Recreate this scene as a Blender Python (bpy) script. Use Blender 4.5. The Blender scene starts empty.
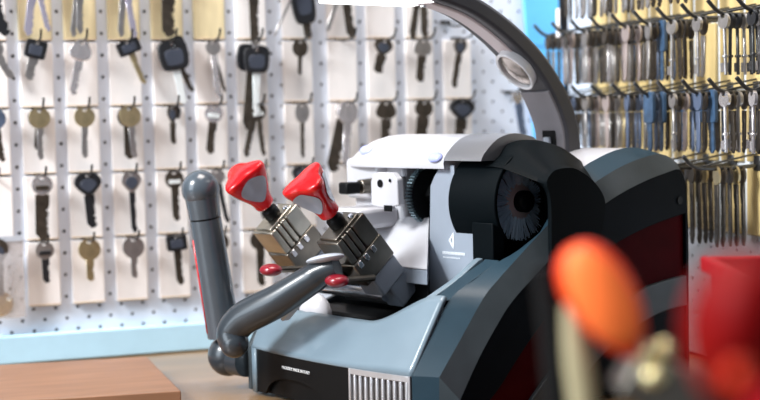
import bpy, bmesh, math, random
from mathutils import Vector, Matrix
random.seed(7)
PI = math.pi
S = bpy.context.scene
COL = S.collection

# ------------------------------------------------------------------ camera
CAM = Vector((-0.1799, -1.7608, 0.2804))
CR = Vector((0.9425, -0.3335, -0.0231)).normalized()
CF = Vector((0.3317, 0.9415, -0.0590)).normalized()
CD = CF.cross(CR).normalized()
F = 1500.0
P = 0.0254
Z0 = 15.9 * P                     # height of peg row 0

def ray(x, y): return CR * ((x - 380) / F) + CD * ((y - 200) / F) + CF
def at(x, y, n, d):
    n = Vector(n); v = ray(x, y)
    return CAM + v * ((d - n.dot(CAM)) / n.dot(v))
def depth(x, y, D): return CAM + ray(x, y) * D

cd = bpy.data.cameras.new('camera'); cam = bpy.data.objects.new('camera', cd); COL.objects.link(cam)
cd.sensor_width = 36; cd.lens = F * 36 / 760; cd.clip_start = 0.02; cd.clip_end = 50
rm = Matrix((CR, -CD, -CF)).transposed().to_4x4(); rm.translation = CAM
cam.matrix_world = rm
cd.dof.use_dof = True; cd.dof.focus_distance = 1.40; cd.dof.aperture_fstop = 4.2
S.camera = cam

# ------------------------------------------------------------------ materials
def mat(name, col, rough=0.5, metal=0.0, var=0.0, scale=40, bump=0.0, bscale=200, coat=0.0, spec=0.5,
        emit=None, estr=0.0, trans=0.0, alpha=1.0, stretch=None):
    m = bpy.data.materials.new(name); m.use_nodes = True
    nt = m.node_tree; b = nt.nodes['Principled BSDF']
    b.inputs['Roughness'].default_value = rough; b.inputs['Metallic'].default_value = metal
    b.inputs['Coat Weight'].default_value = coat; b.inputs['Coat Roughness'].default_value = .1
    b.inputs['Specular IOR Level'].default_value = spec
    b.inputs['Transmission Weight'].default_value = trans; b.inputs['Alpha'].default_value = alpha
    b.inputs['Base Color'].default_value = (*col, 1)
    tc = nt.nodes.new('ShaderNodeTexCoord'); src = tc.outputs['Object']
    if stretch:
        mp = nt.nodes.new('ShaderNodeMapping'); mp.inputs['Scale'].default_value = stretch
        nt.links.new(src, mp.inputs['Vector']); src = mp.outputs['Vector']
    if var > 0:
        n = nt.nodes.new('ShaderNodeTexNoise'); n.inputs['Scale'].default_value = scale; n.inputs['Detail'].default_value = 4
        nt.links.new(src, n.inputs['Vector'])
        r = nt.nodes.new('ShaderNodeValToRGB')
        r.color_ramp.elements[0].position = .3; r.color_ramp.elements[1].position = .7
        r.color_ramp.elements[0].color = (*[max(0, c * (1 - var)) for c in col], 1)
        r.color_ramp.elements[1].color = (*[min(1, c * (1 + var)) for c in col], 1)
        nt.links.new(n.outputs['Fac'], r.inputs['Fac']); nt.links.new(r.outputs['Color'], b.inputs['Base Color'])
    if bump > 0:
        n2 = nt.nodes.new('ShaderNodeTexNoise'); n2.inputs['Scale'].default_value = bscale
        nt.links.new(src, n2.inputs['Vector'])
        bp = nt.nodes.new('ShaderNodeBump'); bp.inputs['Strength'].default_value = bump; bp.inputs['Distance'].default_value = .001
        nt.links.new(n2.outputs['Fac'], bp.inputs['Height']); nt.links.new(bp.outputs['Normal'], b.inputs['Normal'])
    if emit:
        b.inputs['Emission Color'].default_value = (*emit, 1); b.inputs['Emission Strength'].default_value = estr
    return m

M = dict(
    white=mat('white_paint', (.56, .56, .59), .3, coat=.25, var=.02),
    ghost=mat('pale_blue_guard', (.31, .355, .42), .3, coat=.3, var=.04),
    deck=mat('blue_grey_paint', (.165, .225, .27), .32, coat=.3, var=.03, bump=.05, bscale=900),
    slate=mat('slate_plastic', (.016, .038, .055), .40, var=.08, bump=.12, bscale=1500, spec=.25),
    chamfer=mat('grey_plastic', (.045, .056, .062), .36, var=.12, bump=.15, bscale=1500, spec=.3),
    dark=mat('dark_plastic', (.0035, .006, .009), .5, var=.15, bump=.1, bscale=1500, spec=.06),
    black=mat('black_plastic', (.004, .0045, .005), .42, spec=.15),
    hood=mat('black_hood', (.0022, .004, .0052), .50, bump=.06, bscale=1500, spec=.055),
    redp=mat('dark_red_panel', (.05, .0006, .002), .55, var=.15, spec=.03),
    red=mat('red_plastic', (.60, .003, .007), .25, coat=.25),
    dred=mat('crimson_plastic', (.25, .006, .018), .3, coat=.4),
    insert=mat('grey_insert', (.36, .40, .48), .3, coat=.3),
    tube=mat('graphite_tube', (.062, .080, .098), .26, coat=.3, var=.08),
    tubed=mat('dark_graphite_grip', (.028, .036, .044), .28, coat=.2, var=.08),
    brassy=mat('polished_brass', (.85, .74, .42), .25, metal=1.0),
    cup=mat('pale_grey_cup', (.50, .54, .60), .3),
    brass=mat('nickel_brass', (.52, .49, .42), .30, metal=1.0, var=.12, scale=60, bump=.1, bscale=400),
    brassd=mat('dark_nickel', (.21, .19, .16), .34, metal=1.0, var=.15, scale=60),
    steel=mat('polished_steel', (.75, .75, .78), .2, metal=1.0, var=.1),
    grille=mat('grille_silver', (.52, .52, .54), .32, metal=.6, var=.1),
    teeth=mat('teal_steel', (.30, .42, .47), .3, metal=.8),
    cutter=mat('cutter_steel', (.035, .04, .045), .3, metal=.7, var=.3, scale=20),
    bristle=mat('wire_bristle', (.42, .54, .66), .4, metal=.1),
    hub=mat('brush_hub', (.55, .43, .42), .4, metal=.2),
    silver=mat('satin_silver', (.36, .36, .375), .30, metal=.8),
    lilac=mat('lilac_gloss', (.45, .50, .95), .2, coat=.3),
    arm=mat('lamp_arm_grey', (.055, .055, .062), .42, var=.1),
    armin=mat('lamp_arm_inner', (.20, .185, .195), .4, var=.06),
    strip=mat('pink_grey_strip', (.62, .55, .56), .35),
    lensrim=mat('clear_lens_rim', (.8, .8, .82), .1, coat=1),
    lens=mat('lamp_reflector', (.42, .38, .35), .15, metal=.7, var=.45, scale=90),
    glow=mat('lamp_tube_light', (1, 1, 1), .4, emit=(1, 1, 1), estr=3.0),
    peg=mat('pegboard_paint', (.74, .80, .90), .45, var=.03),
    pegcool=mat('pegboard_paint_cool', (.74, .80, .88), .45, var=.03),
    plaster=mat('wall_paint_dark', (.07, .07, .075), .9, var=.1),
    floor=mat('floor_tile', (.32, .30, .28), .5, var=.15, scale=6),
    rail=mat('light_blue_rail', (.50, .77, .93), .35, var=.03),
    bluep=mat('bright_blue_plastic', (.13, .53, 1.0), .4, var=.05, scale=25),
    card=mat('white_card', (.92, .88, .855), .55, var=.03, scale=30),
    cream=mat('cream_wood_card', (.78, .66, .40), .55, var=.10, scale=18, stretch=(6, 6, 1)),
    lip=mat('beige_card_edge', (.72, .55, .38), .6),
    yellow=mat('yellow_wood_card', (.66, .50, .22), .5, var=.16, scale=14, stretch=(6, 6, 1)),
    wire=mat('black_wire', (.03, .03, .03), .35, metal=.5),
    wires=mat('dark_steel_wire', (.10, .10, .10), .3, metal=.8),
    kdark=mat('key_dark_steel', (.085, .07, .055), .38, metal=.7, var=.3, scale=80),
    kgrey=mat('key_grey_steel', (.42, .40, .39), .32, metal=.85, var=.15, scale=80),
    ksilver=mat('key_silver', (.72, .68, .68), .25, metal=.8, var=.1, scale=80),
    kbrass=mat('key_brass', (.55, .45, .26), .3, metal=.85, var=.18, scale=80),
    kwhite=mat('key_bright_blade', (.85, .90, .90), .3, metal=.2),
    kblack=mat('key_black_plastic', (.012, .013, .016), .35, bump=.1),
    kslate=mat('key_slate_plastic', (.05, .06, .085), .35),
    kbluegrey=mat('key_blue_grey', (.12, .16, .25), .35, metal=.4),
    kblue=mat('key_blue_plastic', (.05, .10, .18), .35, var=.3, scale=120),
    kpink=mat('key_pinkish_steel', (.50, .42, .40), .35, metal=.6),
    klav=mat('key_lavender_steel', (.62, .58, .70), .25, metal=.7),
    wood=mat('tan_laminate', (.25, .145, .066), .3, var=.2, scale=5, coat=.3, stretch=(1, 5, 1)),
    board=mat('orange_brown_board', (.265, .135, .075), .42, var=.15, scale=12, stretch=(1, 6, 1)),
    boarde=mat('orange_board_edge', (.70, .30, .05), .45, var=.15, scale=30),
    orange=mat('orange_red_plastic', (.95, .045, .006), .4, coat=.1),
    reddeep=mat('deep_red_plastic', (.20, .0005, .001), .5, spec=.1),
    orangei=mat('orange_insert', (1.0, .20, .045), .45, spec=.2),
    bin=mat('red_bin_plastic', (.34, .002, .008), .45, spec=.3),
    creamy=mat('cream_plastic', (.36, .32, .19), .5),
    cabinet=mat('cabinet_grey', (.25, .25, .26), .5),
    text=mat('white_print', (.9, .9, .9), .5),
    logo=mat('pale_print', (.80, .85, .90), .4),
)
# clear pouch
def pouch_mat():
    m = bpy.data.materials.new('clear_pouch'); m.use_nodes = True; nt = m.node_tree
    for n in list(nt.nodes): nt.nodes.remove(n)
    o = nt.nodes.new('ShaderNodeOutputMaterial'); mx = nt.nodes.new('ShaderNodeMixShader')
    t = nt.nodes.new('ShaderNodeBsdfTransparent'); g = nt.nodes.new('ShaderNodeBsdfPrincipled')
    t.inputs['Color'].default_value = (.93, .90, .87, 1)
    g.inputs['Base Color'].default_value = (.75, .72, .72, 1); g.inputs['Roughness'].default_value = .2
    n = nt.nodes.new('ShaderNodeTexNoise'); n.inputs['Scale'].default_value = 60
    r = nt.nodes.new('ShaderNodeMapRange'); r.inputs['To Min'].default_value = .18; r.inputs['To Max'].default_value = .52
    nt.links.new(n.outputs['Fac'], r.inputs['Value']); nt.links.new(r.outputs['Result'], mx.inputs['Fac'])
    nt.links.new(t.outputs[0], mx.inputs[1]); nt.links.new(g.outputs[0], mx.inputs[2]); nt.links.new(mx.outputs[0], o.inputs[0])
    return m
M['pouch'] = pouch_mat()

# ------------------------------------------------------------------ mesh helpers
class MB:
    def __init__(s): s.v = []; s.f = []; s.mi = []; s.cur = 0
    def add(s, vs, fs):
        o = len(s.v); s.v += [tuple(v) for v in vs]; s.f += [tuple(i + o for i in f) for f in fs]; s.mi += [s.cur] * len(fs); return s
    def box(s, c, d, rot=None):
        x, y, z = (k / 2 for k in d); R = rot or Matrix.Identity(3); c = Vector(c)
        vs = [c + R @ Vector((a * x, b * y, e * z)) for a in (-1, 1) for b in (-1, 1) for e in (-1, 1)]
        return s.add(vs, [(0, 1, 3, 2), (4, 6, 7, 5), (0, 4, 5, 1), (2, 3, 7, 6), (0, 2, 6, 4), (1, 5, 7, 3)])
    def span(s, a, b):
        return s.box([(p + q) / 2 for p, q in zip(a, b)], [abs(q - p) for p, q in zip(a, b)])
    def prism(s, poly, frame, lo, hi, poly2=None):
        """poly 2D -> frame(a,b,h)"""
        n = len(poly); q = poly2 or poly
        vs = [frame(a, b, lo) for a, b in poly] + [frame(a, b, hi) for a, b in q]
        fs = [tuple(range(n))[::-1], tuple(range(n, 2 * n))] + [(i, (i + 1) % n, n + (i + 1) % n, n + i) for i in range(n)]
        return s.add(vs, fs)
    def ringprism(s, outer, inner, frame, lo, hi):
        n = len(outer)
        vs = [frame(a, b, lo) for a, b in outer] + [frame(a, b, lo) for a, b in inner] + [frame(a, b, hi) for a, b in outer] + [frame(a, b, hi) for a, b in inner]
        fs = []
        for i in range(n):
            j = (i + 1) % n
            fs += [(i, n + i, n + j, j), (2 * n + i, 2 * n + j, 3 * n + j, 3 * n + i), (i, j, 2 * n + j, 2 * n + i), (n + i, 3 * n + i, 3 * n + j, n + j)]
        return s.add(vs, fs)
    def tube(s, pts, r, n=14, caps=True, sx=1.0, up=None):
        pts = [Vector(p) for p in pts]; rs = r if isinstance(r, (list, tuple)) else [r] * len(pts)
        T = []
        for i in range(len(pts)):
            a = pts[max(i - 1, 0)]; b = pts[min(i + 1, len(pts) - 1)]; T.append((b - a).normalized())
        u = Vector(up) if up else (Vector((0, 0, 1)) if abs(T[0].z) < .9 else Vector((1, 0, 0)))
        vs = []; 
        for i, p in enumerate(pts):
            u = (u - T[i] * u.dot(T[i])).normalized(); w = T[i].cross(u)
            for k in range(n):
                a = 2 * PI * k / n; vs.append(p + (u * math.cos(a) + w * math.sin(a) * sx) * rs[i])
        fs = [(i * n + k, i * n + (k + 1) % n, (i + 1) * n + (k + 1) % n, (i + 1) * n + k) for i in range(len(pts) - 1) for k in range(n)]
        if caps: fs += [tuple(range(n))[::-1], tuple(range((len(pts) - 1) * n, len(pts) * n))]
        return s.add(vs, fs)
    def sphere(s, c, r, n=16, m=10, R=None):
        r = r if isinstance(r, (tuple, list)) else (r, r, r); c = Vector(c); R = R or Matrix.Identity(3)
        vs = [c + R @ Vector((0, 0, r[2]))]
        for i in range(1, m):
            t = PI * i / m
            for k in range(n):
                a = 2 * PI * k / n; vs.append(c + R @ Vector((r[0] * math.sin(t) * math.cos(a), r[1] * math.sin(t) * math.sin(a), r[2] * math.cos(t))))
        vs.append(c - R @ Vector((0, 0, r[2]))); e = len(vs) - 1
        fs = [(0, 1 + k, 1 + (k + 1) % n) for k in range(n)]
        for i in range(m - 2):
            for k in range(n):
                a = 1 + i * n + k; b = 1 + i * n + (k + 1) % n; fs.append((a, a + n, b + n, b))
        fs += [(1 + (m - 2) * n + k, e, 1 + (m - 2) * n + (k + 1) % n) for k in range(n)]
        return s.add(vs, fs)
    def lathe(s, prof, frame, n=24, mod=None):
        """prof [(r,h)]; frame(x,y,h)->3D; mod(angle,h) scales r"""
        vs = []
        for r, h in prof:
            for k in range(n):
                a = 2 * PI * k / n; q = r * (mod(a, h) if mod else 1); vs.append(frame(q * math.cos(a), q * math.sin(a), h))
        fs = [(i * n + k, i * n + (k + 1) % n, (i + 1) * n + (k + 1) % n, (i + 1) * n + k) for i in range(len(prof) - 1) for k in range(n)]
        fs += [tuple(range(n))[::-1], tuple(range((len(prof) - 1) * n, len(prof) * n))]
        return s.add(vs, fs)
    def build(s, name, ms, parent=None, bevel=0, seg=2, smooth=True, angle=35, solid=0, sub=0):
        me = bpy.data.meshes.new(name); me.from_pydata([tuple(v) for v in s.v], [], s.f)
        ms = ms if isinstance(ms, (list, tuple)) else [ms]
        for m in ms: me.materials.append(M[m] if isinstance(m, str) else m)
        me.polygons.foreach_set('material_index', s.mi)
        bm = bmesh.new(); bm.from_mesh(me); bmesh.ops.recalc_face_normals(bm, faces=bm.faces); bm.to_mesh(me); bm.free()
        if smooth:
            me.polygons.foreach_set('use_smooth', [True] * len(me.polygons)); me.set_sharp_from_angle(angle=math.radians(angle))
        o = bpy.data.objects.new(name, me); COL.objects.link(o)
        if parent: o.parent = parent
        if solid:
            d = o.modifiers.new('solid', 'SOLIDIFY'); d.thickness = solid; d.offset = -1
        if bevel:
            d = o.modifiers.new('bevel', 'BEVEL'); d.width = bevel; d.segments = seg; d.limit_method = 'ANGLE'; d.angle_limit = math.radians(30); d.harden_normals = False
        if sub:
            d = o.modifiers.new('sub', 'SUBSURF'); d.levels = sub; d.render_levels = sub
        return o

def tag(o, label=None, cat=None, group=None, kind=None):
    if label: o['label'] = label
    if cat: o['category'] = cat
    if group: o['group'] = group
    if kind: o['kind'] = kind
    return o
def empty(name, loc, rz=0.0, label=None, cat=None, group=None):
    o = bpy.data.objects.new(name, None); COL.objects.link(o); o.location = loc; o.rotation_euler = (0, 0, rz); o.empty_display_size = .02
    return tag(o, label, cat, group)
def smooth_path(pts, k=6):
    pts = [Vector(p) for p in pts]; out = []
    for i in range(len(pts) - 1):
        p0 = pts[max(i - 1, 0)]; p1 = pts[i]; p2 = pts[i + 1]; p3 = pts[min(i + 2, len(pts) - 1)]
        for j in range(k):
            t = j / k
            out.append(.5 * ((2 * p1) + (p2 - p0) * t + (2 * p0 - 5 * p1 + 4 * p2 - p3) * t * t + (3 * p1 - p0 - 3 * p2 + p3) * t ** 3))
    out.append(pts[-1]); return out
def circle(r, n, c=(0, 0), sx=1, ph=0): return [(c[0] + r * sx * math.cos(2 * PI * i / n + ph), c[1] + r * math.sin(2 * PI * i / n + ph)) for i in range(n)]
def text_mesh(name, body, size, mt, parent, Mx, ext=.0002):
    cu = bpy.data.curves.new(name, 'FONT'); cu.body = body; cu.size = size; cu.extrude = ext; cu.align_x = 'CENTER'; cu.align_y = 'CENTER'
    t = bpy.data.objects.new(name, cu); COL.objects.link(t)
    dg = bpy.context.evaluated_depsgraph_get(); me = bpy.data.meshes.new_from_object(t.evaluated_get(dg))
    bpy.data.objects.remove(t); me.name = name; me.materials.clear(); me.materials.append(M[mt])
    o = bpy.data.objects.new(name, me); COL.objects.link(o); o.parent = parent; o.matrix_local = Mx; return o

# ------------------------------------------------------------------ the setting
RX = 0.7015                       # right wall
def structure(name, mb, m): return tag(mb.build(name, m, smooth=False), kind='structure')
structure('wall_back', MB().span((-.9, .012, -.85), (RX + .06, .06, 1.5)), 'plaster')
structure('wall_right', MB().span((RX + .012, -1.4, -.85), (RX + .06, .012, 1.5)), 'plaster')
structure('floor', MB().span((-2.5, -3.5, -.9), (RX + .06, .06, -.85)), 'floor')

def pegboard(i0, i1, j0, j1, m, vertical_frame, name, label):
    """quincunx of drilled holes: half-pitch cells, a hole in every cell whose indices add up even"""
    h = P / 2; r = .0021; mb = MB(); n = 12
    vid = {}
    def corner(a, b):
        k = (a, b)
        if k not in vid: vid[k] = len(mb.v); mb.v.append(tuple(vertical_frame((a - .5) * h, (b - .5) * h, 0)))
        return vid[k]
    for a in range(i0, i1):
        for b in range(j0, j1):
            c = [corner(a, b), corner(a + 1, b), corner(a + 1, b + 1), corner(a, b + 1)]
            if (a + b) % 2 or (a % 2): 
                if not (a % 2 and b % 2):
                    mb.f.append(tuple(c)); mb.mi.append(0); continue
            o = len(mb.v)
            for d in (0, .0035):
                for k in range(n):
                    t = 2 * PI * k / n + PI / 4 * 5; mb.v.append(tuple(vertical_frame(a * h + r * math.cos(t), b * h + r * math.sin(t), d)))
            q = n // 4
            for s_ in range(4):
                # side from corner s_ to s_+1
                for k in range(q):
                    i = s_ * q + k; j = (i + 1) % n
                    if k < q // 2 + 1 and k == 0:
                        mb.f.append((c[s_], c[(s_ + 1) % 4], o + (s_ + 1) * q % n, *[o + x for x in range(s_ * q + q - 1, s_ * q - 1, -1)])); mb.mi.append(0)
            for k in range(n):
                j = (k + 1) % n; mb.f.append((o + k, o + j, o + n + j, o + n + k)); mb.mi.append(0)
    ob = mb.build(name, m, smooth=False); tag(ob, label, 'pegboard'); return ob
# rows counted downwards (b): z = Z0 - b*h
pegboard(-10, 53, -16, 32, 'peg', lambda a, b, d: (a, d, Z0 - b), 'pegboard', 'white perforated pegboard on the back wall behind the hanging keys')
pegboard(0, 44, -16, 32, 'pegcool', lambda a, b, d: (RX + d, -.012 - a, Z0 - b), 'pegboard', 'pale perforated pegboard on the side wall behind the crowded key rack')

rl = MB().span((-.26, -.014, .001), (RX - .002, -.0005, .034)).build('rail', 'rail', bevel=.002)
tag(rl, 'light blue painted rail along the foot of the pegboard', 'rail')

# counter: top and cabinet below
ct = empty('counter', (.0, -.75, -.85), label='tan laminate shop counter carrying the key machine', cat='counter')
MB().span((-.9, -.75, .82), (RX + .005, .75, .85)).build('worktop', 'wood', ct, bevel=.003)
MB().span((-.85, -.65, 0), (RX, .745, .82)).build('cabinet', 'cabinet', ct)

mt = MB().span((.10, -1.45, .0002), (.69, -.565, .0022)).build('bounce_blocker_mat', 'black', bevel=.0008)  # black sheet added out of view to stop light bouncing off the counter
tag(mt, 'added black mat, out of view, keeping counter bounce off the machine side', 'mat')
# ------------------------------------------------------------------ wooden board lying on the counter, left
def board():
    z = .0195
    q = [at(0, 365, (0, 0, 1), z), at(147, 356.5, (0, 0, 1), z), at(181, 391, (0, 0, 1), z), at(0, 399.5, (0, 0, 1), z)]
    d = (q[1] - q[0]).normalized(); e = (q[2] - q[1])
    a = q[1] - d * .42; b = a + e
    P4 = [a, q[1], q[2], b]
    c = sum(P4, Vector()) / 4
    o = empty('wooden_board', (c.x, c.y, 0.0002), label='orange-brown wooden board lying on the counter below the pegboard', cat='board')
    L = [(p.x - c.x, p.y - c.y) for p in P4]
    MB().prism(L, lambda x, y, h: (x, y, h), .0035, z).build('board_top', 'board', o, bevel=.0012)
    MB().prism([(x * 1.0008, y * 1.0008) for x, y in L], lambda x, y, h: (x, y, h), 0, .0034).build('board_edge', 'boarde', o)
board()

# ------------------------------------------------------------------ keys
def blade_poly(w, L, cuts=True, side=1):
    """from (0,0) down to -L; returns polygon"""
    n = max(4, int(L / .0045)); pts = [(-w / 2, 0)]
    rr = random.Random(int(L * 1e5))
    left = [(-w / 2, -L * .86), (-w * .12, -L)]
    right = [(w * .22, -L * .985), (w / 2, -L * .9)]
    cutp = []
    if cuts:
        for i in range(n):
            y = -L * .86 + (L * .62) * i / n
            cutp += [(w / 2 - w * rr.uniform(.08, .34), y), (w / 2 - w * rr.uniform(.0, .12), y + L * .62 / n * .5)]
    return pts + left + right + cutp + [(w / 2, -L * .2), (w / 2, 0)]
def xz(a, b, h): return (a, h, b)
def bow_outline(kind, w, hgt):
    n = 20; o = []
    for i in range(n):
        t = 2 * PI * i / n
        if kind in ('fob', 'square'):
            e = .45 if kind == 'fob' else .28
            c, s = math.cos(t), math.sin(t); x = math.copysign(abs(c) ** e, c); y = math.copysign(abs(s) ** e, s)
            if kind == 'fob': x *= 1 - .10 * (-y if y < 0 else 0)
        elif kind == 'tear':
            x = math.cos(t); y = math.sin(t); x *= 1 + .12 * y
            if y < 0: x *= 1 - .38 * (-y)
        elif kind == 'clover':
            k = 1 + .09 * math.cos(3 * (t - PI / 2)); x = math.cos(t) * k; y = math.sin(t) * k
        else: x = math.cos(t); y = math.sin(t)
        o.append((x * w / 2, y * hgt / 2 - hgt * .36))
    return o
def make_key(name, loc, tip, kind='round', head='kbrass', blade='kbrass', w=.022, hgt=None, bw=.008, label='', group='keys hanging on the pegboard', yoff=0, th=None, yaw=0.0, band=None, cuts=True, drop=0.0):
    """hangs from loc (the hook); tip is the blade's end"""
    loc = Vector(loc); loc.z -= drop; tip = Vector(tip); d = tip - loc; L = d.length
    ang = math.atan2(d.x, -d.z)            # swing in the wall plane
    hgt = hgt or w
    o = empty(name, loc, label=label, cat='key', group=group)
    o.rotation_euler = (0, -ang, yaw); o.rotation_mode = 'ZYX' if False else 'XYZ'
    plastic = kind in ('fob', 'square', 'tear')
    t = th or (.0075 if plastic else .0024)
    out = bow_outline(kind, w, hgt); hole = circle(.0028 if not plastic else .0024, 20, (0, 0))
    out = [(a, b) for a, b in out]
    mb = MB().ringprism(out, hole, xz, -t / 2, t / 2)
    hd = mb.build('head', head, o, bevel=.0008 if not plastic else .0016)
    if plastic:
        MB().prism([(a * .62, b * .55 - hgt * .22) for a, b in out], xz, -t / 2 - .0007, -t / 2 + .001).build('inlay', 'kslate', hd, bevel=.0004)
    if band: MB().box((0, -t / 2 - .0008, -hgt * .5), (w * .62, .0016, hgt * .22)).build('band', band, hd, bevel=.0004)
    st = hgt * .82
    MB().prism([(a, b - st) for a, b in blade_poly(bw, L - st, cuts)], xz, -.0011, .0011).build('blade', blade, o, bevel=.0003, seg=1)
    if drop:                               # split ring between hook and key
        R_ = Matrix.Rotation(ang, 3, 'Y'); h_ = drop / 2 + .0012
        c_ = R_ @ Vector((0, 0, drop / 2)); pts = [c_ + R_ @ Vector((0, h_ * math.sin(2 * PI * q / 16), h_ * math.cos(2 * PI * q / 16))) for q in range(17)]
        MB().tube(pts, .0008, 6, caps=False, up=(1, 0, 0)).build('split_ring', 'ksilver', o)
    return o

KP = -.016                         # plane the keys hang in
def cellx(c): return c * P
def cellz(k): return Z0 - (1.35 + 3 * k) * P
def wall_tip(x, y, yy=KP): return at(x, y, (0, 1, 0), yy)
ROWN = {-1: 'top', 0: 'second', 1: 'third', 2: 'fourth', 3: 'fifth'}
def hook(c, k, label):
    z = cellz(k); x = cellx(c)
    o = empty('hook', (x, 0, z), label=label, cat='hook', group='wire hooks on the pegboard')
    MB().box((0, -.0018, 0), (.014, .003, .004)).build('bracket', 'wire', o, bevel=.0008)
    MB().tube(smooth_path([(0, -.001, -.0016), (0, -.016, -.0018), (0, -.036, -.0012), (0, -.050, .0005), (0, -.0565, .0035), (0, -.061, .0105)], 4), .0013, 8).build('prong', 'wire', o)
def card(c, k, m, label, w=.0375):
    o = MB().box((0, 0, 0), (w, .0064, 2.90 * P)).build('card', m, bevel=.0012)
    o.location = (cellx(c), -.0034, Z0 - (1.35 + 3 * k + 1.52) * P)
    tag(o, label, 'card', 'backing cards on the pegboard')
    MB().box((0, -.0005, -1.45 * P + .0007), (w * .96, .0066, .0014)).build('card_edge', 'lip', o, bevel=.0004, seg=1)

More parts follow.
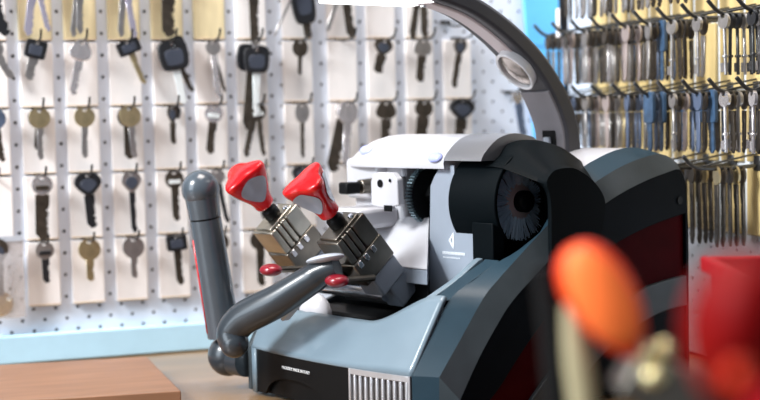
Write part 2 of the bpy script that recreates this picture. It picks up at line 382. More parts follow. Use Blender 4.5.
# (col, row, card material, [keys]); key = (desc, tip px, kw)
B = lambda **k: k
CELLS = [
 (-1, -1, 'card', [('dark long key cut off by the top left corner', (6, 36), B(kind='round', head='kblack', blade='kblack', bw=.014))]),
 (1, -1, 'cream', [('lavender steel key, left of the pair on the first cream card', (28, 36), B(head='klav', blade='klav', bw=.010)),
                   ('lavender steel key, right of the pair on the first cream card', (49, 32), B(head='klav', blade='klav', bw=.007, yoff=-.005))]),
 (3, -1, 'cream', [('grey steel blade, left of the pair on the second cream card', (73, 37), B(head='kgrey', blade='kgrey', bw=.008)),
                   ('grey steel blade, right of the pair on the second cream card', (80, 34), B(head='ksilver', blade='kgrey', bw=.008, yoff=-.005))]),
 (5, -1, 'cream', [('grey steel blade, left of the pair on the third cream card', (121, 37), B(head='kgrey', blade='kgrey', bw=.008)),
                   ('lavender grey blade, right of the pair on the third cream card', (135, 38), B(head='klav', blade='klav', bw=.008, yoff=-.005))]),
 (7, -1, 'cream', [('wide dark brown blade hanging over the fourth cream card', (169, 37), B(head='kdark', blade='kdark', bw=.016))]),
 (9, -1, 'cream', []),
 (11, -1, 'card', [('dark bronze blade hanging above the pair of black fobs with bright blade', (256, 46), B(head='kdark', blade='kdark', bw=.012))]),
 (13.25, -1, 'card', [('dark chained key with large black fob near the top centre', (309, 38), B(kind='fob', head='kblack', blade='kdark', w=.03, hgt=.066, bw=.010)),
                     ('thin steel rod key slanting down-left beside the large black fob', (274, 37), B(head='kgrey', blade='kgrey', w=.012, bw=.003, yoff=-.008, cuts=False))]),
 (15.5, -1, 'card', [('dark brown blade slanting right beneath the glowing lamp head', (352, 38), B(head='kdark', blade='kdark', bw=.012)),
                     ('small looped steel key left of the slanting brown blade', (327, 32), B(head='kgrey', blade='kgrey', w=.012, bw=.006, yoff=-.006))]),
 (17.5, -1, 'card', []),
 (19.5, -1, 'card', [('dark bronze blade, left one of the bunch above the notched grey key', (412, 39), B(head='kdark', blade='kdark', bw=.010)),
                     ('dark bronze blade, right one of the bunch above the notched grey key', (425, 38), B(head='kdark', blade='kdark', bw=.010, yoff=-.006))]),
 (-1, 0, 'card', [('grey steel key by the left frame edge, slanting right', (12, 78), B(kind='round', head='kgrey', blade='kgrey', w=.020, bw=.009))]),
 (1, 0, 'card', [('black square headed key with short steel blade slanting left', (29, 80), B(kind='square', head='kblack', blade='kgrey', w=.024, hgt=.021, bw=.011))]),
 (3, 0, 'card', [('bright silver key with notched head slanting left, second row', (73, 95), B(kind='clover', head='ksilver', blade='ksilver', w=.025, bw=.0095))]),
 (5, 0, 'card', [('black rectangular headed key with brass blade slanting right', (145, 84), B(kind='square', head='kblack', blade='kbrass', w=.027, hgt=.017, bw=.007))]),
 (7, 0, 'card', [('black fob key with bright white blade over a second fob', (184, 104), B(kind='fob', head='kblack', blade='kwhite', w=.035, hgt=.035, bw=.009, yoff=-.008, drop=.004)),
                 ('black fob key behind, its dark blade slanting right', (193, 92), B(kind='fob', head='kblack', blade='kdark', w=.034, hgt=.026, bw=.007, yoff=.004, th=.005))]),
 (9, 0, 'card', [('small dark headed silver key on the white card below the blank cream card', (219, 98), B(head='kgrey', blade='ksilver', w=.018, bw=.008)),
                 ('narrow dark key half behind the small silver key, second row', (225, 92), B(head='kdark', blade='kdark', w=.012, bw=.004, yoff=.005))]),
 (11, 0, 'card', [('black fob key with long bright blade, front one of the pair', (257, 114), B(kind='fob', head='kblack', blade='kwhite', w=.031, hgt=.030, bw=.009, yoff=-.008, drop=.012)),
                  ('black fob key with dark blade behind the long bright blade', (247, 130), B(kind='fob', head='kblack', blade='kdark', w=.040, hgt=.033, bw=.012, yoff=.004, th=.005, drop=.008))]),
 (13.25, 0, 'card', [('small dark bronze key with round head and thin blade', (300, 75), B(head='kdark', blade='kdark', w=.019, hgt=.022, bw=.005))]),
 (15.5, 0, 'card', []),
 (17.5, 0, 'card', [('short stubby dark grey key with wide blade, second row', (378, 73), B(kind='tear', head='kdark', blade='kdark', w=.024, hgt=.022, bw=.013, th=.003))]),
 (19.5, 0, 'card', [('notched grey key with long dark blade, second row', (420, 82), B(kind='clover', head='kgrey', blade='kdark', w=.023, bw=.011))]),
 (21.5, 0, 'card', [('slim dark key with flared head, nearest the curved lamp arm', (454, 88), B(kind='tear', head='kdark', blade='kdark', w=.017, hgt=.023, bw=.008, th=.003))]),
 (-1, 1, 'card', [('blue grey round headed key with dark blade at left edge, third row', (3, 162), B(kind='round', head='kbluegrey', blade='kdark', w=.024, bw=.008))]),
 (1, 1, 'card', [('brass house key with round bow below the black square headed key', (41, 160), B(head='kbrass', blade='kgrey', w=.024, bw=.0075)),
                 ('dark house key tucked behind the first brass house key', (37, 150), B(head='kdark', blade='kdark', w=.024, bw=.007, yoff=.005))]),
 (3, 1, 'card', [('pale brass house key on the card above the black teardrop key', (85, 158), B(head='kbrass', blade='kgrey', w=.024, bw=.0075))]),
 (5, 1, 'card', [('brass house key in front of a dark twin, third row', (135, 158), B(head='kbrass', blade='kgrey', w=.025, bw=.0075, yoff=-.004)),
                 ('dark key hanging behind a brass key, third row', (130, 159), B(head='kdark', blade='kdark', w=.026, bw=.012, yoff=.004))]),
 (7, 1, 'card', [('dark crooked key below the white bladed black fob', (174, 144), B(kind='tear', head='kdark', blade='kdark', w=.012, hgt=.022, bw=.007, th=.003)),
                 ('slim dark key just right of the dark crooked key', (179, 118), B(head='kblack', blade='kdark', w=.016, bw=.005, yoff=.004))]),
 (9, 1, 'card', [('dark wide bladed key with white banded head above the lever', (210, 154), B(head='ksilver', blade='kdark', w=.022, bw=.010, band='kwhite'))]),
 (11, 1, 'card', [('dark key bunched below the long bright blade, slanting left', (246, 157), B(head='kdark', blade='kdark', w=.022, bw=.008)),
                  ('dark key bunched below the long bright blade, slanting right', (264, 156), B(head='kdark', blade='kdark', w=.020, bw=.006, yoff=-.005, band='kwhite'))]),
 (13.25, 1, 'card', [('slim silver and dark key above the red clamp knobs', (303, 158), B(head='kgrey', blade='kdark', w=.018, hgt=.026, bw=.005))]),
 (15.5, 1, 'card', [('wide dark key slanting left behind the white machine head', (332, 172), B(head='ksilver', blade='kdark', w=.024, bw=.017)),
                    ('bright silver oval key right of the wide slanting dark key', (346, 168), B(head='ksilver', blade='ksilver', w=.026, hgt=.03, bw=.010, yoff=-.006))]),
 (17.5, 1, 'card', [('dark bronze clover headed key just above the white machine head', (386, 158), B(kind='clover', head='kdark', blade='kdark', w=.026, hgt=.024, bw=.013))]),
 (19.5, 1, 'card', [('brown bronze headed key behind the white machine head', (419, 158), B(kind='round', head='kdark', blade='kdark', w=.024, hgt=.022, bw=.016))]),
 (21.5, 1, 'card', [('large black oval headed key just above the silver collar', (459, 158), B(kind='tear', head='kblack', blade='kdark', w=.033, hgt=.027, bw=.015))]),
 (-1, 2, 'card', []),
 (1, 2, 'card', [('silver ring headed key with wide dark blade, fourth row', (43, 240), B(head='ksilver', blade='kdark', w=.024, bw=.016, band='kdark'))]),
 (3, 2, 'card', [('black teardrop headed key with dark blade, fourth row', (93, 228), B(kind='tear', head='kblack', blade='kblack', w=.031, hgt=.028, bw=.012))]),
 (5, 2, 'card', [('grey heart headed key with slim dark blade, fourth row', (135, 233), B(kind='tear', head='kgrey', blade='kblack', w=.023, hgt=.026, bw=.007, th=.003))]),
 (7, 2, 'card', [('dark key with white banded head beside the lever ball', (177, 221), B(head='kdark', blade='kdark', w=.022, bw=.009, band='kwhite'))]),
 (9, 2, 'card', [('slim black key just right of the lever ball', (228, 223), B(head='kgrey', blade='kblack', w=.018, bw=.006))]),
 (11, 2, 'card', [('black headed key with cream tag behind the left red knob', (266, 222), B(kind='square', head='kblack', blade='kdark', w=.020, bw=.008, band='kwhite'))]),
 (13.25, 2, 'card', [('round black headed key behind the right red knob', (294, 225), B(kind='tear', head='kblack', blade='kdark', w=.026, hgt=.025, bw=.010))]),
 (15.5, 2, 'card', []),
 (1, 3, 'card', [('short dark key with chrome ringed black head, bottom row', (47, 283), B(kind='round', head='kgrey', blade='kblack', w=.021, bw=.0085, band='kblack'))]),
 (3, 3, 'card', [('dull brass key with wide round bow, bottom row', (91, 281), B(head='kbrass', blade='kbrass', w=.026, bw=.009))]),
 (5, 3, 'card', [('dull silver key with wide round bow, bottom row', (135, 278), B(head='kgrey', blade='kgrey', w=.026, bw=.008))]),
 (7, 3, 'card', [('black headed key with brown blade left of the lever, bottom row', (181, 285), B(kind='square', head='kblack', blade='kdark', w=.024, hgt=.019, bw=.009))]),
 (9, 3, 'card', [('dark key half hidden behind the upright lever, bottom row', (224, 282), B(head='kdark', blade='kdark', w=.024, bw=.012))]),
 (11, 3, 'card', [('dark key seen between lever and left clamp, bottom row', (262, 286), B(head='kdark', blade='kdark', w=.024, bw=.010))]),
]
COLN = {-1: 'at the left frame edge', 1: 'in the first full column', 3: 'in the second full column', 5: 'in the third full column', 7: 'in the fourth full column', 9: 'in the fifth full column', 11: 'in the sixth full column', 13.25: 'in the seventh full column', 15.5: 'in the eighth full column', 17.5: 'in the ninth full column', 19.5: 'in the tenth full column', 21.5: 'in the eleventh full column'}
for c, k, m, keys in CELLS:
    cm = {'cream': 'cream', 'card': 'white'}[m]
    if keys:
        ws = keys[0][0].split(); e_ = next((q for q, w_ in enumerate(ws) if w_.rstrip(',') in ('key', 'blade')), 3)
        short = ' '.join(ws[max(0, e_ - 3):e_ + 1]).rstrip(',')
        cl = f'{cm} card {COLN[c]}, {ROWN[k]} row, behind {short}'; hl = f'black wire hook {COLN[c]}, {ROWN[k]} row, holding {short}'
    else:
        cl = f'bare {cm} backing card {COLN[c]}, {ROWN[k]} row'; hl = f'empty black wire hook {COLN[c]}, {ROWN[k]} row'
    card(c, k, m, cl); hook(c, k, hl)
    for d, tip, kw in keys:
        kw = dict(kw); yo = kw.pop('yoff', 0)
        y = KP + yo - .003
        hx = Vector((cellx(c), y, cellz(k) - (.0032 if kw.get('kind', 'round') in ('fob', 'square', 'tear') else .0036) + .0007))
        make_key('key', hx, wall_tip(*tip, yy=y), label=d, **kw)

# clear pouch of brass keys, left edge
pz0 = at(12, 318, (0, 1, 0), -.02).z; pz1 = at(12, 236, (0, 1, 0), -.02).z; px1 = at(25, 300, (0, 1, 0), -.02).x
o = empty('plastic_pouch', (px1 - .033, -.020, pz0), label='clear plastic pouch of brass keys hanging at the lower left edge', cat='pouch')
mb = MB(); hh = pz1 - pz0
for s_ in (-1, 1):
    vs = []; 
    for i in range(9):
        for j in range(13):
            a = i / 8; b = j / 12; bul = math.sin(PI * a) * math.sin(PI * min(1, b * 1.02)) * .009
            vs.append(((a - .5) * .066, s_ * bul, b * hh))
    mb.add(vs, [(i * 13 + j, (i + 1) * 13 + j, (i + 1) * 13 + j + 1, i * 13 + j + 1) for i in range(8) for j in range(12)])
mb.build('pouch_film', 'pouch', o)
MB().box((0, 0, hh - .003), (.066, .003, .006)).build('pouch_header', 'cup', o)
make_key('key', (px1 - .029, -.022, pz1 - .006), (px1 - .027, -.022, pz0 + .026), 'tear', 'kdark', 'kdark', .024, .03, .011, label='dark brown key inside the clear plastic pouch', th=.004)
make_key('key', (px1 - .018, -.020, pz0 + .022), (px1 - .050, -.020, pz0 + .004), 'round', 'brassy', 'brassy', .028, .028, .018, label='yellow brass key at the bottom of the clear pouch')

# ------------------------------------------------------------------ bright blue folder and small things by the corner
q = [at(522, -14, (0, 1, 0), -.006), at(557, -14, (0, 1, 0), -.006), at(568, 170, (0, 1, 0), -.006), at(536, 170, (0, 1, 0), -.006)]
c = sum(q, Vector()) / 4
o = empty('plastic_folder', c, label='bright blue plastic folder hanging on the pegboard behind the lamp arm', cat='folder')
MB().prism([(p.x - c.x, p.z - c.z) for p in q], xz, -.003, .003).build('sheet', 'bluep', o, bevel=.001)
MB().box((0, -.0036, .045), (.040, .0012, .006)).build('fold', 'bluep', o)
hx = at(515, 92, (0, 1, 0), -.02)
o = empty('hook', (hx.x, 0, hx.z), label='dark wire hook left of the bright blue folder', cat='hook', group='wire hooks on the pegboard')
MB().box((0, -.0018, 0), (.014, .003, .004)).build('bracket', 'wire', o, bevel=.0008)
MB().tube([(0, -.001, 0), (0, -.03, 0), (0, -.037, .008)], .0013, 8).build('prong', 'wire', o)
make_key('key', (hx.x, -.024, hx.z), at(524, 136, (0, 1, 0), -.024), 'round', 'ksilver', 'kbluegrey', .014, .018, .011, label='chrome headed key hanging before the bright blue folder')
q = at(451, 26, (0, 1, 0), -.02)
o = empty('hook', (q.x, 0, q.z + .006), label='black wire hook holding no key above the slim flared key', cat='hook', group='wire hooks on the pegboard')
MB().box((0, -.0018, 0), (.014, .003, .004)).build('bracket', 'wire', o, bevel=.0008)
MB().tube(smooth_path([(0, -.001, 0), (.004, -.02, -.006), (.012, -.034, -.004), (.016, -.038, .006)], 4), .0013, 8).build('prong', 'wire', o)

# ------------------------------------------------------------------ crowded rack on the right wall
HY = [-.097 - .0489 * i for i in range(10)]
HZ = [.448, .3705, .2945, .2183]
XT = RX - .0915
ROWR = ['topmost', 'upper', 'middle', 'lowest']
ORD = ['first', 'second', 'third', 'fourth', 'fifth', 'sixth', 'seventh', 'eighth', 'ninth', 'tenth', 'eleventh']
def rack_hook(i, r, label):
    o = empty('rack_hook', (RX, HY[i], HZ[r]), label=label, cat='hook', group='long hooks of the side rack')
    MB().box((-.003, 0, 0), (.0055, .012, .016)).build('bracket', 'wires', o, bevel=.001)
    MB().tube(smooth_path([(-.003, 0, -.002), (-.03, 0, -.0035), (-.065, 0, -.0035), (-.080, 0, -.0005), (-.0915, 0, .010)], 5), .0021, 9).build('prong', 'wires', o)
    MB().tube([(-.07, 0, -.001), (-.005, 0, .010)], .0011, 6).build('brace', 'wires', o)
def rack_card(i, r):
    o = MB().box((0, 0, 0), (.004, .040, .071)).build('card', 'yellow', bevel=.001)
    o.location = (RX - .0026, HY[i], HZ[r] - .0395)
    tag(o, f'yellow wooden card under {ORD[i]} hook from the corner, {ROWR[r]} row of side rack', 'card', 'yellow cards of the side rack')
# key prototypes of the rack: head (ring) + blade, hanging with its face along the hook
def yz(a, b, h): return (h, a, b)
def rack_proto(head, blade, style):
    o = empty('key', (0, 0, 0), cat='key', group='keys crowded on the side rack')
    if style == 'rod':
        MB().ringprism(circle(.0078, 18, (0, -.0055)), circle(.0030, 18, (0, -.0005)), yz, -.0016, .0016).build('head', head, o, bevel=.0006)
        mb = MB().tube([(0, 0, -.012), (0, 0, -.058)], .0018, 8)
        mb.tube([(0, 0, -.0385), (0, 0, -.041)], .0032, 8); mb.box((0, .0035, -.0505), (.0018, .007, .009)); mb.build('blade', blade, o, bevel=.0003, seg=1)
    elif style == 'plastic':
        MB().ringprism(bow_outline('square', .018, .034), circle(.0026, 20), yz, -.0022, .0022).build('head', head, o, bevel=.0008)
        MB().prism([(a, b - .028) for a, b in blade_poly(.0085, .032)], yz, -.0011, .0011).build('blade', blade, o, bevel=.0003, seg=1)
    elif style == 'long':
        MB().ringprism(bow_outline('round', .0135, .019), circle(.0027, 20), yz, -.0012, .0012).build('head', head, o, bevel=.0005)
        MB().prism([(a, b - .016) for a, b in blade_poly(.0070, .064)], yz, -.0011, .0011).build('blade', blade, o, bevel=.0003, seg=1)
    else:
        MB().ringprism(bow_outline('round', .0135, .019), circle(.0027, 20), yz, -.0011, .0011).build('head', head, o, bevel=.0005)
        mb = MB().prism([(a, b - .017) for a, b in blade_poly(.0068, .042)], yz, -.0010, .0010); mb.build('blade', blade, o, bevel=.0003, seg=1)
    return o
PROTO = {}
def rack_key(st, loc, rx, rz, rng):
    if st not in PROTO:
        o = PROTO[st] = rack_proto(*st)
    else:
        src = PROTO[st]; o = src.copy(); COL.objects.link(o)
        for ch in src.children:
            d = ch.copy(); d.parent = o; COL.objects.link(d)
    o.location = loc; o.rotation_euler = (rx, 0, rz); return o
KINDS = [('kdark', 'kgrey', 'flat'), ('kgrey', 'kgrey', 'flat'), ('kdark', 'kdark', 'flat'), ('kblue', 'kblue', 'plastic'), ('kpink', 'kpink', 'flat'), ('kblack', 'kgrey', 'plastic'), ('kbluegrey', 'kbluegrey', 'flat'), ('kgrey', 'kgrey', 'rod'), ('kblack', 'wires', 'rod'), ('ksilver', 'ksilver', 'rod'), ('kbrass', 'kbrass', 'flat'), ('kdark', 'kdark', 'long'), ('kbrass', 'kdark', 'long')]
NAMES = {0: 'dark steel', 1: 'grey steel', 2: 'near black steel', 3: 'blue plastic headed', 4: 'pinkish steel', 5: 'black plastic headed', 6: 'blue grey steel', 7: 'grey barrel', 8: 'black barrel', 9: 'bright silver barrel', 10: 'brass', 11: 'long dark steel', 12: 'long brass headed'}
# per hook: (row, index): list of key kinds from tip to wall
def bunch(r, i, kinds, x0=.004, dx=.0074):
    rng = random.Random(r * 100 + i)
    rack_hook(i, r, f'long steel hook, {ORD[i]} from the corner, {ROWR[r]} row of side rack')
    for j, kk in enumerate(kinds):
        x = XT + .016 + x0 * .5 + j * dx
        o = rack_key(KINDS[kk], (x, HY[i], HZ[r] - .0045), rng.uniform(-.05, .05), rng.uniform(-.18, .18), rng)
        o['label'] = f'{NAMES[kk]} key, {ORD[j]} from tip, {ORD[i]} hook from corner, {ROWR[r]} row of side rack'
BUN = {
 (0, 1): [2, 2, 0, 2, 0, 2], (0, 2): [5, 5, 2, 5, 2], (0, 3): [0, 2, 1, 0, 2, 2], (0, 4): [0, 0, 2, 0], (0, 5): [5, 2, 2], (0, 6): [2, 2, 2], (0, 7): [], (0, 8): [], (0, 9): [],
 (1, 0): [2, 0, 2, 4, 1, 2, 0], (1, 1): [0, 4, 2, 1, 4, 0, 2, 0, 2], (1, 2): [1, 2, 0, 2, 9, 0, 2, 0, 2], (1, 3): [2, 0, 2, 4, 0, 6, 2, 0, 2], (1, 4): [4, 2, 4, 0, 2, 6, 0, 2, 2], (1, 5): [1, 2, 3, 2, 6, 2, 2, 2], (1, 6): [7, 2, 2], (1, 7): [7, 0], (1, 8): [7, 8, 8, 7, 8, 8, 7], (1, 9): [8, 7, 8, 8, 7, 8],
 (2, 0): [2, 0, 2, 0, 2, 2, 2], (2, 1): [2, 6, 2, 0, 6, 2, 0, 2], (2, 2): [7, 2, 4, 0, 1, 2, 0, 2], (2, 3): [4, 2, 1, 10, 2, 6, 2, 0], (2, 4): [6, 2, 6, 1, 2, 2, 4, 2, 2], (2, 5): [3, 6, 3, 2, 6, 3, 2, 2], (2, 6): [7, 2, 4, 6, 3, 2, 3, 2], (2, 7): [6, 2, 3, 2, 6, 7, 2], (2, 8): [9, 2, 7, 2, 9, 8, 2], (2, 9): [9, 2, 4, 8, 9, 8],
 (3, 5): [11, 11, 11, 11, 11], (3, 6): [11, 11, 12, 11, 11], (3, 7): [12, 11, 11, 12, 11],  # sixth hook: dark keys added in place of the shadow beside the machine
}
for (r, i), kinds in BUN.items():
    bunch(r, i, kinds, .046 if r == 3 else .004)
for r in (0, 1, 2):
    for i in range(10): rack_card(i, r)
for i in range(3, 8): rack_card(i, 3)
# white tag on the hook next to the blue panel
q = at(562, 42, (1, 0, 0), XT + .012)
o = MB().box((0, 0, -.016), (.0012, .009, .034)).build('tag', 'card', bevel=.0003); o.location = (XT + .010, HY[1] + .004, HZ[1] + .026)
tag(o, 'small white paper tag on a rack hook beside the blue folder', 'tag')

# ------------------------------------------------------------------ the key cutting machine
OM = Vector((.2766, -.5382, 0)); MRZ = math.atan2(-.9386, .345)
km = empty('key_cutting_machine', OM, MRZ, 'grey and white key cutting machine with lamp arm, red clamp knobs and red side', 'machine')
def uvz(v, z, u): return (u, v, z)      # profile frame extruded along u

# profile of the side shell, (v,z), front bottom -> top -> rear
PRO = [(0, .003), (0, .048), (.024, .081), (.047, .1113), (.078, .126), (.106, .139), (.132, .1475), (.160, .160), (.205, .211), (.245, .230), (.284, .2385), (.318, .2355), (.341, .224), (.352, .205), (.356, .16), (.356, .003)]
def smooth2(pts, k=4): return [(p.x, p.y) for p in smooth_path([(a, b, 0) for a, b in pts], k)]
PTOP = [PRO[0]] + smooth2(PRO[1:14], 3) + PRO[14:]
def inset(pts, d, keep_bottom=True):
    n = len(pts); out = []
    for i, (a, b) in enumerate(pts):
        p = Vector(pts[max(i - 1, 0)]); q = Vector(pts[min(i + 1, n - 1)]); t = (q - p).normalized(); nn = Vector((t.y, -t.x))
        out.append((a + nn.x * d, b + nn.y * d))
    return out
PFB = [(.012, .003), (.0135, .0475), (.040, .0785), (.068, .1115), (.086, .126), (.105, .1395), (.134, .1595), (.168, .182), (.205, .2025), (.245, .2185), (.281, .228), (.314, .2315), (.338, .222), (.349, .203), (.3535, .16), (.3535, .003)]
PINB = [(.016, .003), (.0285, .0268), (.053, .062), (.0788, .0920), (.092, .105), (.108, .117), (.136, .1356), (.168, .158), (.205, .181), (.240, .1955), (.275, .206), (.308, .213), (.332, .2155), (.341, .198), (.343, .16), (.343, .003)]
PIN = [PINB[0]] + smooth2(PINB[1:14], 3) + PINB[14:]
ns = len(PTOP)
# lower body and trough
mb = MB(); mb.span((-.247, .006, .004), (-.001, .350, .046)); mb.span((-.245, .215, .0465), (-.001, .340, .17)); mb.build('body', 'black', km, bevel=.002)
for a, b in ((-.22, .04), (-.03, .04), (-.22, .31), (-.03, .31)):
    MB().lathe([(.012, 0), (.012, .0042)], lambda x, y, h, a=a, b=b: (a + x, b + y, h), 16).build('foot', 'black', km)
# rear cover: white shell behind the head
top = [(.2145, .05)] + [(a, b - .0005) for a, b in PTOP if .214 < a < .345 and b > .15] + [(.350, .05)]
mb = MB().prism(top, uvz, -.248, -.0005); mb.build('rear_cover', 'white', km, bevel=.003)
# side shell right: facet (inner edge u=0 -> outer u=.02), chamfer to u=.03
def strip(name, pa, ua, pb, ub, m, i0=0, i1=None, parent=km, solid=.004):
    mb = MB(); n = len(pa); vs = [(ua, a, b) for a, b in pa] + [(ub, a, b) for a, b in pb]
    mb.add(vs, [(i, i + 1, n + i + 1, n + i) for i in range(n - 1)])
    return mb.build(name, m, parent, solid=0)
PF = [PFB[0]] + smooth2(PFB[1:14], 3) + PFB[14:]
mb = MB()
vs = []
for pr, u in ((PTOP, -.0), (PF, .021), (PIN, .031)): vs += [(u, a, b) for a, b in pr]
fa = [(i, i + 1, ns + i + 1, ns + i) for i in range(ns - 1)]; fb = [(ns + i, ns + i + 1, 2 * ns + i + 1, 2 * ns + i) for i in range(ns - 1)]
mb.add(vs, fa); sh = mb.build('side_shell', 'slate', km, angle=20)
mb = MB(); mb.add(vs, fb); mb.build('shell_chamfer', 'chamfer', km, angle=20)
# flat side, with the red panel boundary: dark frame between PIN and red outline
RED_T = smooth2([(.040, .004), (.073, .0276), (.098, .052), (.122, .0742), (.165, .110), (.2214, .1436), (.2812, .1615), (.3394, .1717)], 3)
RED_B = smooth2([(.105, .004), (.145, .038), (.20, .073), (.262, .0985), (.30, .106), (.3394, .1094)], 4)
ARC_B = smooth2([(.16, .004), (.20, .036), (.245, .060), (.2795, .0712), (.31, .077), (.3394, .079)], 4)
def side_plate(name, poly, u0, u1, m, bevel=.001):
    MB().prism(poly, uvz, u0, u1).build(name, m, km, bevel=bevel)
mid = [p for p in PIN if True]
side_plate('side_panel', [(.0135, .0035)] + PIN[1:-1] + [(.3425, .0035)] + [(.3394, .0035)] + RED_T[::-1], .018, .0308, 'dark', .0005)
side_plate('red_panel', RED_T + RED_B[::-1], .016, .0272, 'redp', 0)
side_plate('arch_trim', RED_B + ARC_B[::-1], .016, .0315, 'chamfer', .001)
side_plate('lower_side_panel', ARC_B + [(.3394, .004)], .016, .0285, 'dark', .0005)
MB().prism([(.3394, .0035), (.3430, .0035), (.3430, .166), (.3394, .1717)], uvz, .016, .0306).build('rear_edge', 'dark', km)
MB().prism([(.3505, .006), (.356, .006), (.356, .17), (.3505, .195)], uvz, -.245, .018).build('rear_panel', 'dark', km)
MB().lathe([(.004, 0), (.004, .0015)], lambda x, y, h: (.0305 + h, .330 + x, .185 + y), 14).build('side_screw', 'black', km)
# left side panel (low)
MB().prism([(0, .004), (0, .048), (.022, .084), (.10, .086), (.145, .10), (.145, .2), (.35, .2), (.35, .004)], uvz, -.2535, -.2475).build('left_side_panel', 'chamfer', km, bevel=.001)

# bowed front
def bow(u): s_ = (u + .125) / .125; return -.010 * (1 - s_ * s_)
def bowed(mb, u0, u1, z0, z1, off=0, n=14, th=.004, zf0=None, zf1=None):
    vs = []
    for i in range(n + 1):
        u = u0 + (u1 - u0) * i / n; v = bow(u) + off
        a = zf0(u) if zf0 else z0; b = zf1(u) if zf1 else z1
        vs += [(u, v, a), (u, v, b), (u, v + th, a), (u, v + th, b)]
    fs = []
    for i in range(n):
        k = i * 4; l = k + 4
        fs += [(k, l, l + 1, k + 1), (k + 2, k + 3, l + 3, l + 2), (k + 1, l + 1, l + 3, k + 3), (k, k + 2, l + 2, l)]
    fs += [(0, 1, 3, 2), (n * 4, n * 4 + 2, n * 4 + 3, n * 4 + 1)]
    mb.add(vs, fs); return mb
def archz(u):
    d = (u + .165) / .052; return .004 + (.0205 * math.sqrt(max(0, 1 - d * d)) if abs(d) < 1 else 0)
zt = lambda u: .0475
bowed(MB(), -.236, -.0795, 0, 0, .001, 40, zf0=archz, zf1=zt).build('front_panel', 'black', km)
bowed(MB(), -.236, -.0795, .004, .047, .006, 20, th=.002).build('front_recess', 'black', km)
# vent grille
g = bowed(MB(), -.0785, -.002, .004, .0475, .0045, 10, th=.002).build('vent_grille', 'kdark', km)
mb = MB(); bowed(mb, -.0785, -.002, .0415, .0472, -.0005, 10, th=.005); bowed(mb, -.0785, -.002, .003, .007, -.0005, 10, th=.005)
bowed(mb, -.0785, -.0757, .003, .0472, -.0008, 2, th=.006); bowed(mb, -.0045, -.002, .003, .0472, -.0008, 2, th=.006)
mb.build('grille_frame', 'grille', g, bevel=.0005, seg=1)
mb = MB()
for i in range(10):
    u = -.0735 + i * .00715; bowed(mb, u, u + .0036, .0065, .042, .0002, 1, th=.005)
mb.build('grille_bar', 'grille', g, bevel=.0012)
# left corner trim
mb = MB(); 
mb.tube(smooth_path([(-.237, bow(-.237) + .001, .0), (-.2455, .0005, .0), (-.2515, .006, .0), (-.2535, .02, .0)], 4), .003, 4)
mb = MB(); pth = smooth_path([(-.236, bow(-.236) - .0005, 0), (-.2455, .0000, 0), (-.2525, .006, 0), (-.2555, .022, 0)], 4)
vs = []
for p in pth: vs += [(p.x, p.y, .003), (p.x, p.y, .0485)]
mb.add(vs, [(2 * i, 2 * i + 2, 2 * i + 3, 2 * i + 1) for i in range(len(pth) - 1)]); mb.build('corner_trim', 'deck', km, solid=.004)
# fascia deck
mb = MB(); nu, nv = 48, 10; vs = []
def sstep(t): t = max(0, min(1, t)); return t * t * (3 - 2 * t)
for i in range(nu + 1):
    u = -.2545 + .2545 * i / nu
    ve = .0228 + .0178 * sstep((u + .085) / .082)
    fl = sstep((u + .2545) / .012)
    for j in range(nv + 1):
        t = j / nv; v0 = bow(u) - .001
        if u < -.246: v0 += .006 * (1 - fl)
        v = v0 + (ve - v0) * t; z = .0478 + (.0478 + 1.65 * ve - .0478) * t
        z += (.0022 * math.sin(PI * t) + (.0012 if t > .42 else 0)) * sstep(-u / .03)     # soft crown and the crease line
        vs.append((u, v, z))
mb.add(vs, [(i * (nv + 1) + j, (i + 1) * (nv + 1) + j, (i + 1) * (nv + 1) + j + 1, i * (nv + 1) + j + 1) for i in range(nu) for j in range(nv)])
mb.build('front_deck', 'deck', km, solid=.004, angle=50)
text_mesh('maker_print', 'PROUDLY MADE IN ITALY', .0041, 'text', km,
          Matrix.Translation((-.160, bow(-.160) + .0004, .0352)) @ Matrix.Rotation(math.atan((bow(-.15) - bow(-.166)) / .016), 4, 'Z') @ Matrix.Rotation(PI / 2, 4, 'X'))

# ---- head housing (white), shaft axis along u
AX = (.155, .195)                   # shaft axis (v,z)
hp = [(.120, .2235)] + smooth2([(.119, .229), (.124, .238), (.142, .2515), (.165, .2562), (.19, .252)], 3) + [(.21, .238), (.21, .2235)]
mb = MB(); us = [(-.2500, .30), (-.245, .50), (-.236, .72), (-.224, .88), (-.210, .97), (-.194, 1.0), (-.085, 1.0)]
n = len(hp); vs = []; cz = .215
for u, s_ in us:
    for a, b in hp:
        vs.append((u, .165 + (a - .165) * (.55 + .45 * s_), .2235 + (b - .2235) * s_))
mb.add(vs, [(i * n + k, i * n + (k + 1) % n, (i + 1) * n + (k + 1) % n, (i + 1) * n + k) for i in range(len(us) - 1) for k in range(n)] + [tuple(range(n)), tuple(range((len(us) - 1) * n, len(us) * n))])
mb.build('head_housing', 'white', km, angle=50)
# satin silver collar between head and hood
n = len(hp); mb = MB(); vs = []
for u in (-.0855, -.033):
    for a, b in hp: vs.append((u, .165 + (a - .165) * 1.004, max(.2315, .2235 + (b - .2235) * 1.012)))
mb.add(vs, [(k, (k + 1) % n, n + (k + 1) % n, n + k) for k in range(n)] + [tuple(range(n)), tuple(range(n, 2 * n))])
mb.build('head_collar', 'silver', km, angle=50)
